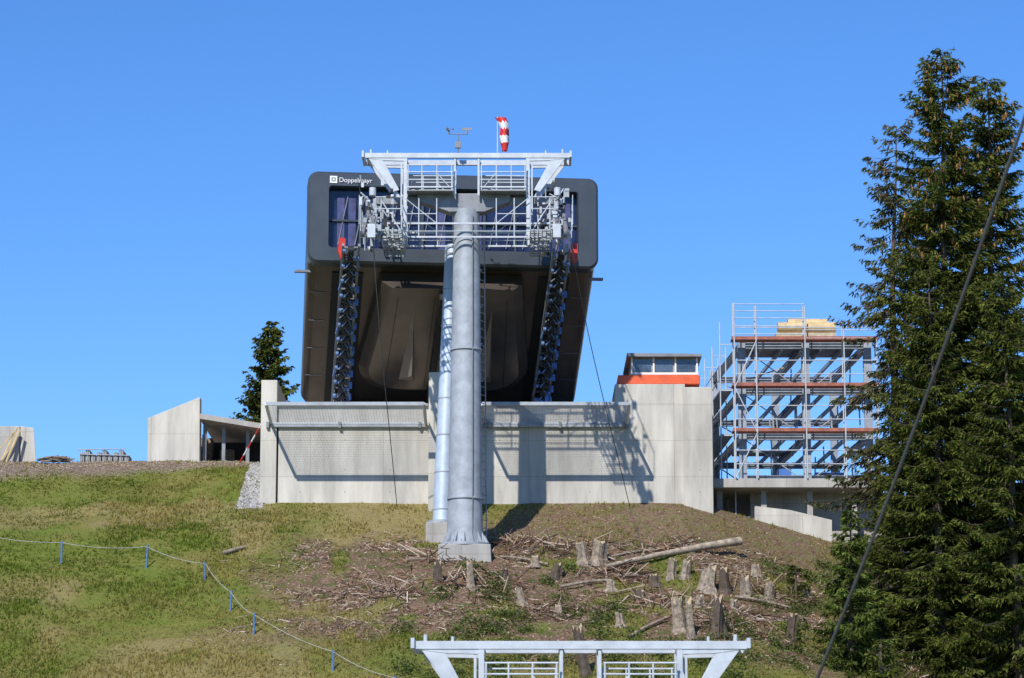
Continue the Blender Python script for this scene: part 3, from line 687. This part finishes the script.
for a in [(584,563,12,19),(597,562,14,20),(438,583,8,20),(472,588,7,24),(556,578,10,14),(521,603,8,14),(671,578,9,18),(685,577,10,15),(706,590,15,22),(725,592,9,22),(681,632,12,32),(691,637,8,36),(716,637,9,38),(724,636,8,36),(585,676,11,46),(746,598,10,20),(768,600,9,16),(640,600,9,9),(610,590,8,9),(880,600,10,42),(655,585,9,10),(505,578,8,9),(790,640,9,24),(808,597,7,12),(732,612,7,12),(536,566,9,9),(700,606,8,10),(756,575,8,10),(620,626,8,12),(560,616,7,10)]:
    stump(*a,lean=random.uniform(-.18,.18))
LG=E('fallen_log'); a=on_ground(606,571)+Vector((0,-.1,.12)); b=on_ground(740,556); b=S(740,541,b.y-.3); pts=bez([a,a.lerp(b,.5)+Vector((0,0,.10)),b],8)
mb=MB()
for i in range(8): mb.tube(pts[i],pts[i+1],.07+.010*i,.07+.010*(i+1),10)
for t,dx,dz in((2,.2,.4),(5,.2,-.5),(6,-.1,-.6)): mb.tube(pts[t],pts[t]+Vector((dx,-.1,dz)),.03,.012,5)
mb.make('trunk',M('bleached_log',(.38,.31,.235),.9,0,.4,5,.6,20),LG)
for p0,p1,r in (((560,590),(612,584),.05),((500,560),(548,568),.04),((630,640),(668,622),.05),((735,600),(790,612),.05),((610,560),(660,553),.04)):
    p=on_ground(*p0)+Vector((0,0,.1)); q=on_ground(*p1)+Vector((0,0,.12)); MB().path(bez([p,(p+q)/2+Vector((0,0,.1)),q],5),r,8).make('fallen_branch',deadwood)
mb=MB(); p=on_ground(222,556)+Vector((0,0,.08)); q=on_ground(245,550)+Vector((0,0,.1)); mb.tube(p,q,.08,.06,8); mb.make('driftwood_log',deadwood)
# ------------------------------------------------------------ spruces
folm=attr_mat('spruce_needles',.25)
def spruce(name,base,H,Rm,seed,dens=1.,sparse=1.,low=.97,colr=((.028,.048,.012),(.145,.16,.034)),cones=0,brown_=0.,pw=.75,lw=1.,droop=0.):
    r=np.random.default_rng(seed); e=E(name)
    base=np.array(base,float); lean=r.normal(0,.012,2)
    ax=lambda h:np.stack([base[0]+lean[0]*(h-H)+.05*np.sin(h*.7+seed),base[1]+lean[1]*h,base[2]+h],-1)
    mb=MB(); hs=np.linspace(-.5,H,16); tr=.011*H+.04
    for i in range(15): mb.tube(ax(hs[i]),ax(hs[i+1]),tr*(1-max(0,hs[i])/H)+.012,tr*(1-max(0,hs[i+1])/H)+.012,9,False)
    mb.make('trunk',bark,e)
    nb=int(H*21*dens); hf=np.sort(r.uniform(0,low,nb))
    tt=hf; L=Rm*np.power(tt,pw)*r.uniform(.45,1.18,nb)+.12
    az=r.uniform(0,2*math.pi,nb); L*=1+.20*np.sin(az*2+seed)+.26*np.sin(tt*27+az*3)
    hgt=H*(1-tt); el=.55-1.0*np.power(tt,.5)+r.normal(0,.09,nb)-droop; curl=.18+.12*tt
    O=ax(hgt); dh=np.stack([np.cos(az),np.sin(az),np.zeros(nb)],1)
    Vs=[];Cs=[]
    def quadset(P,D,l,w,col):
        n=len(P); up=r.normal(0,1,(n,3)); s=np.cross(D,up); s/=np.linalg.norm(s,axis=1)[:,None]+1e-6
        q=np.stack([P,P+D*(l*.4)[:,None]+s*w[:,None],P+D*l[:,None],P+D*(l*.4)[:,None]-s*w[:,None]],1)
        Vs.append(q.reshape(-1,3)); Cs.append(np.repeat(col,4,0))
    step=.11; cnt=np.maximum(2,(L/step).astype(int)); idx=np.repeat(np.arange(nb),cnt)
    s_=(np.concatenate([np.arange(c) for c in cnt])+r.random(len(idx)))/cnt[idx]; s_=.12+.88*np.clip(s_,0,1)
    if sparse<1:
        k=r.random(len(idx))<sparse; idx=idx[k]; s_=s_[k]
    Pp=O[idx]+dh[idx]*(L[idx]*s_)[:,None]; Pp[:,2]+=L[idx]*(np.tan(el[idx])*s_*.8-curl[idx]*s_*(1-s_)*1.6+.10*s_**3)
    side=np.stack([-dh[idx][:,1],dh[idx][:,0],np.zeros(len(idx))],1)
    brtone=r.uniform(.45,1.35,nb)[idx]
    c0=np.array(colr[0]); c1=np.array(colr[1])
    for sg in(-1,1):
        for rep in range(2):
            D=dh[idx]*.65+side*sg*r.uniform(.15,.85,(len(idx),1)); D[:,2]+=r.normal(-.35-droop,.22,len(idx)); D/=np.linalg.norm(D,axis=1)[:,None]
            l=(.20+.34*(1-s_)*np.minimum(1,L[idx]/1.5)*r.uniform(.5,1.2,len(idx)))*r.uniform(.7,1.2,len(idx)); w=r.uniform(.017,.038,len(idx))*lw
            m_=np.clip(r.normal(.30,.25,len(idx))+.4*s_,0,1)[:,None]; cc=(c0*(1-m_)+c1*m_)*brtone[:,None]  # inner sprays darker: crown shade put into colour; paler tips are new growth
            if brown_: 
                bb=(r.random(len(idx))<brown_)[:,None]; cc=np.where(bb,np.array([.17,.12,.08])*r.uniform(.6,1.3,(len(idx),1)),cc)
            quadset(Pp,D,l,w,cc)
            P2=Pp+D*(l*.55)[:,None]; D2=D+r.normal(0,.5,D.shape); D2[:,2]-=.35; D2/=np.linalg.norm(D2,axis=1)[:,None]
            quadset(P2,D2,l*.65,w*.9,cc*1.1)
    Vv=np.concatenate(Vs); Cc=np.concatenate(Cs); npmesh('needles',Vv,np.arange(len(Vv)).reshape(-1,4),folm,Cc,e)
    mb=MB()
    for i in range(0,nb,1):
        p0=Vector(O[i]); pr=p0
        for s in(.35,.7,1.):
            p=p0+Vector(dh[i])*float(L[i]*s)+Vector((0,0,float(L[i]*(math.tan(el[i])*s*.8-curl[i]*s*(1-s)*1.6+.1*s**3)))); mb.tube(pr,p,.016*(1.15-s)+.004,.016*(1-s)+.003,3,False); pr=p
    mb.make('branches',bark,e)
    if cones:
        mb=MB()
        for k in range(cones):
            i=int(r.integers(int(nb*.02),int(nb*.38))); s=r.uniform(.6,1); p=Vector(O[i])+Vector(dh[i])*float(L[i]*s)+Vector((0,0,float(L[i]*(math.tan(el[i])*s*.8-curl[i]*s*(1-s)*1.6+.1*s**3))))
            mb.tube(p,p-Vector((r.normal(0,.02),0,.09)),.018,.036,6); mb.tube(p-Vector((0,0,.09)),p-Vector((0,0,.19)),.036,.014,6)
        mb.make('cones',M('spruce_cone',(.36,.17,.06),.8),e)
    return e
def place(px,pyapex,Y,Rm,seed,**k):
    ap=S(px,pyapex,Y); zb=float(gz(ap.x,Y)); return spruce('spruce_tree',(ap.x,Y,zb),ap.z-zb,Rm,seed,**k)
place(941,48,97,2.7,1,dens=1.7,cones=420,pw=.50)
place(986,80,99,2.1,2,dens=1.7,cones=260,pw=.42)
place(893,130,100,2.1,3,dens=.85,sparse=.75,brown_=.22,pw=.28,droop=.18,colr=((.045,.06,.022),(.14,.15,.06)))
place(1038,235,96,2.2,4,dens=1.3,pw=.65)
place(1000,280,94,2.1,8,dens=1.4,pw=.55)
place(930,270,95,2.1,9,dens=1.4,pw=.55)
place(900,420,96.5,1.5,15,dens=1.3,pw=.6)
place(848,512,93.5,1.3,5,dens=2.1,low=1.,colr=((.045,.075,.016),(.16,.20,.045)))
place(272,320,135,2.3,6,dens=2.3,pw=.8,lw=1.7)
place(880,640,90.5,1.0,12,dens=1.6,low=1.)
place(795,566,99,.4,13,dens=1.2,low=1.)
def leaves(name,pts,cnt,rad,col):
    Vs=[];Cs=[]
    for (px,py),c_,rd_ in zip(pts,cnt,rad):
        g_=on_ground(px,py); u=rng.normal(0,1,(c_,3))*np.array([rd_*.6,rd_*.6,rd_*.33]); P=u+np.array([g_.x,g_.y,0])
        P[:,2]=gz(P[:,0],P[:,1])+np.abs(u[:,2])
        D=rng.normal(0,1,(c_,3)); D[:,2]=np.abs(D[:,2])*.6; D/=np.linalg.norm(D,axis=1)[:,None]; s=np.cross(D,rng.normal(0,1,(c_,3))); s/=np.linalg.norm(s,axis=1)[:,None]
        l=rng.uniform(.05,.12,c_)[:,None]; Vs.append(np.stack([P,P+D*l*.5+s*l*.3,P+D*l,P+D*l*.5-s*l*.3],1).reshape(-1,3))
        Cs.append(np.repeat(np.array(col)*rng.uniform(.5,1.5,(c_,1)),4,0))
    V=np.concatenate(Vs); npmesh(name,V,np.arange(len(V)).reshape(-1,4),attr_mat(name+'_leaf',.35),np.concatenate(Cs))
pts=[(random.uniform(400,760),random.uniform(615,685)) for _ in range(60)]+[(random.uniform(730,830),random.uniform(560,670)) for _ in range(26)]+[(random.uniform(420,660),random.uniform(565,620)) for _ in range(12)]
leaves('weeds',pts,[200]*len(pts),[random.uniform(.2,.55) for _ in pts],(.12,.15,.045))
pts=[(random.uniform(870,1040),random.uniform(590,690)) for _ in range(40)]
leaves('undergrowth',pts,[500]*len(pts),[random.uniform(.5,1.1) for _ in pts],(.08,.105,.027))
# ------------------------------------------------------------ light, sky, camera
sd=Vector((-.38,-1,.93)).normalized(); el=math.asin(sd.z); rot=math.atan2(sd.x,sd.y)
w=bpy.data.worlds.new('World'); sc.world=w; w.use_nodes=True; nt=w.node_tree; bg=nt.nodes['Background']
sky=nd(nt,'ShaderNodeTexSky'); sky.sky_type='NISHITA'; sky.sun_disc=False; sky.sun_elevation=el; sky.sun_rotation=rot; sky.altitude=1800; sky.air_density=1.0; sky.dust_density=.1; sky.ozone_density=3.0
hs=nd(nt,'ShaderNodeHueSaturation'); hs.inputs['Saturation'].default_value=1.22
mu=nd(nt,'ShaderNodeMixRGB',blend_type='MULTIPLY'); mu.inputs[0].default_value=1; mu.inputs[2].default_value=(.98,1.07,1.28,1)
nt.links.new(sky.outputs[0],hs.inputs['Color']); nt.links.new(hs.outputs[0],mu.inputs[1]); nt.links.new(mu.outputs[0],bg.inputs[0]); bg.inputs[1].default_value=.14
sl=bpy.data.lights.new('sun','SUN'); sl.energy=4.9; sl.angle=math.radians(.5); sl.color=(1,.955,.88); so=bpy.data.objects.new('sun',sl); sc.collection.objects.link(so); so.rotation_euler=sd.to_track_quat('Z','Y').to_euler(); so.location=(-30,-20,60)
cam=bpy.data.cameras.new('camera'); cam.sensor_width=36; cam.lens=F/1024*36; cam.clip_start=.5; cam.clip_end=6000
cam.dof.use_dof=True; cam.dof.focus_distance=103; cam.dof.aperture_fstop=2.8
co=bpy.data.objects.new('camera',cam); sc.collection.objects.link(co); co.rotation_euler=(math.radians(90)+TILT,0,0); sc.camera=co
sc.view_settings.view_transform='Standard'; sc.view_settings.look='None'; sc.view_settings.exposure=0
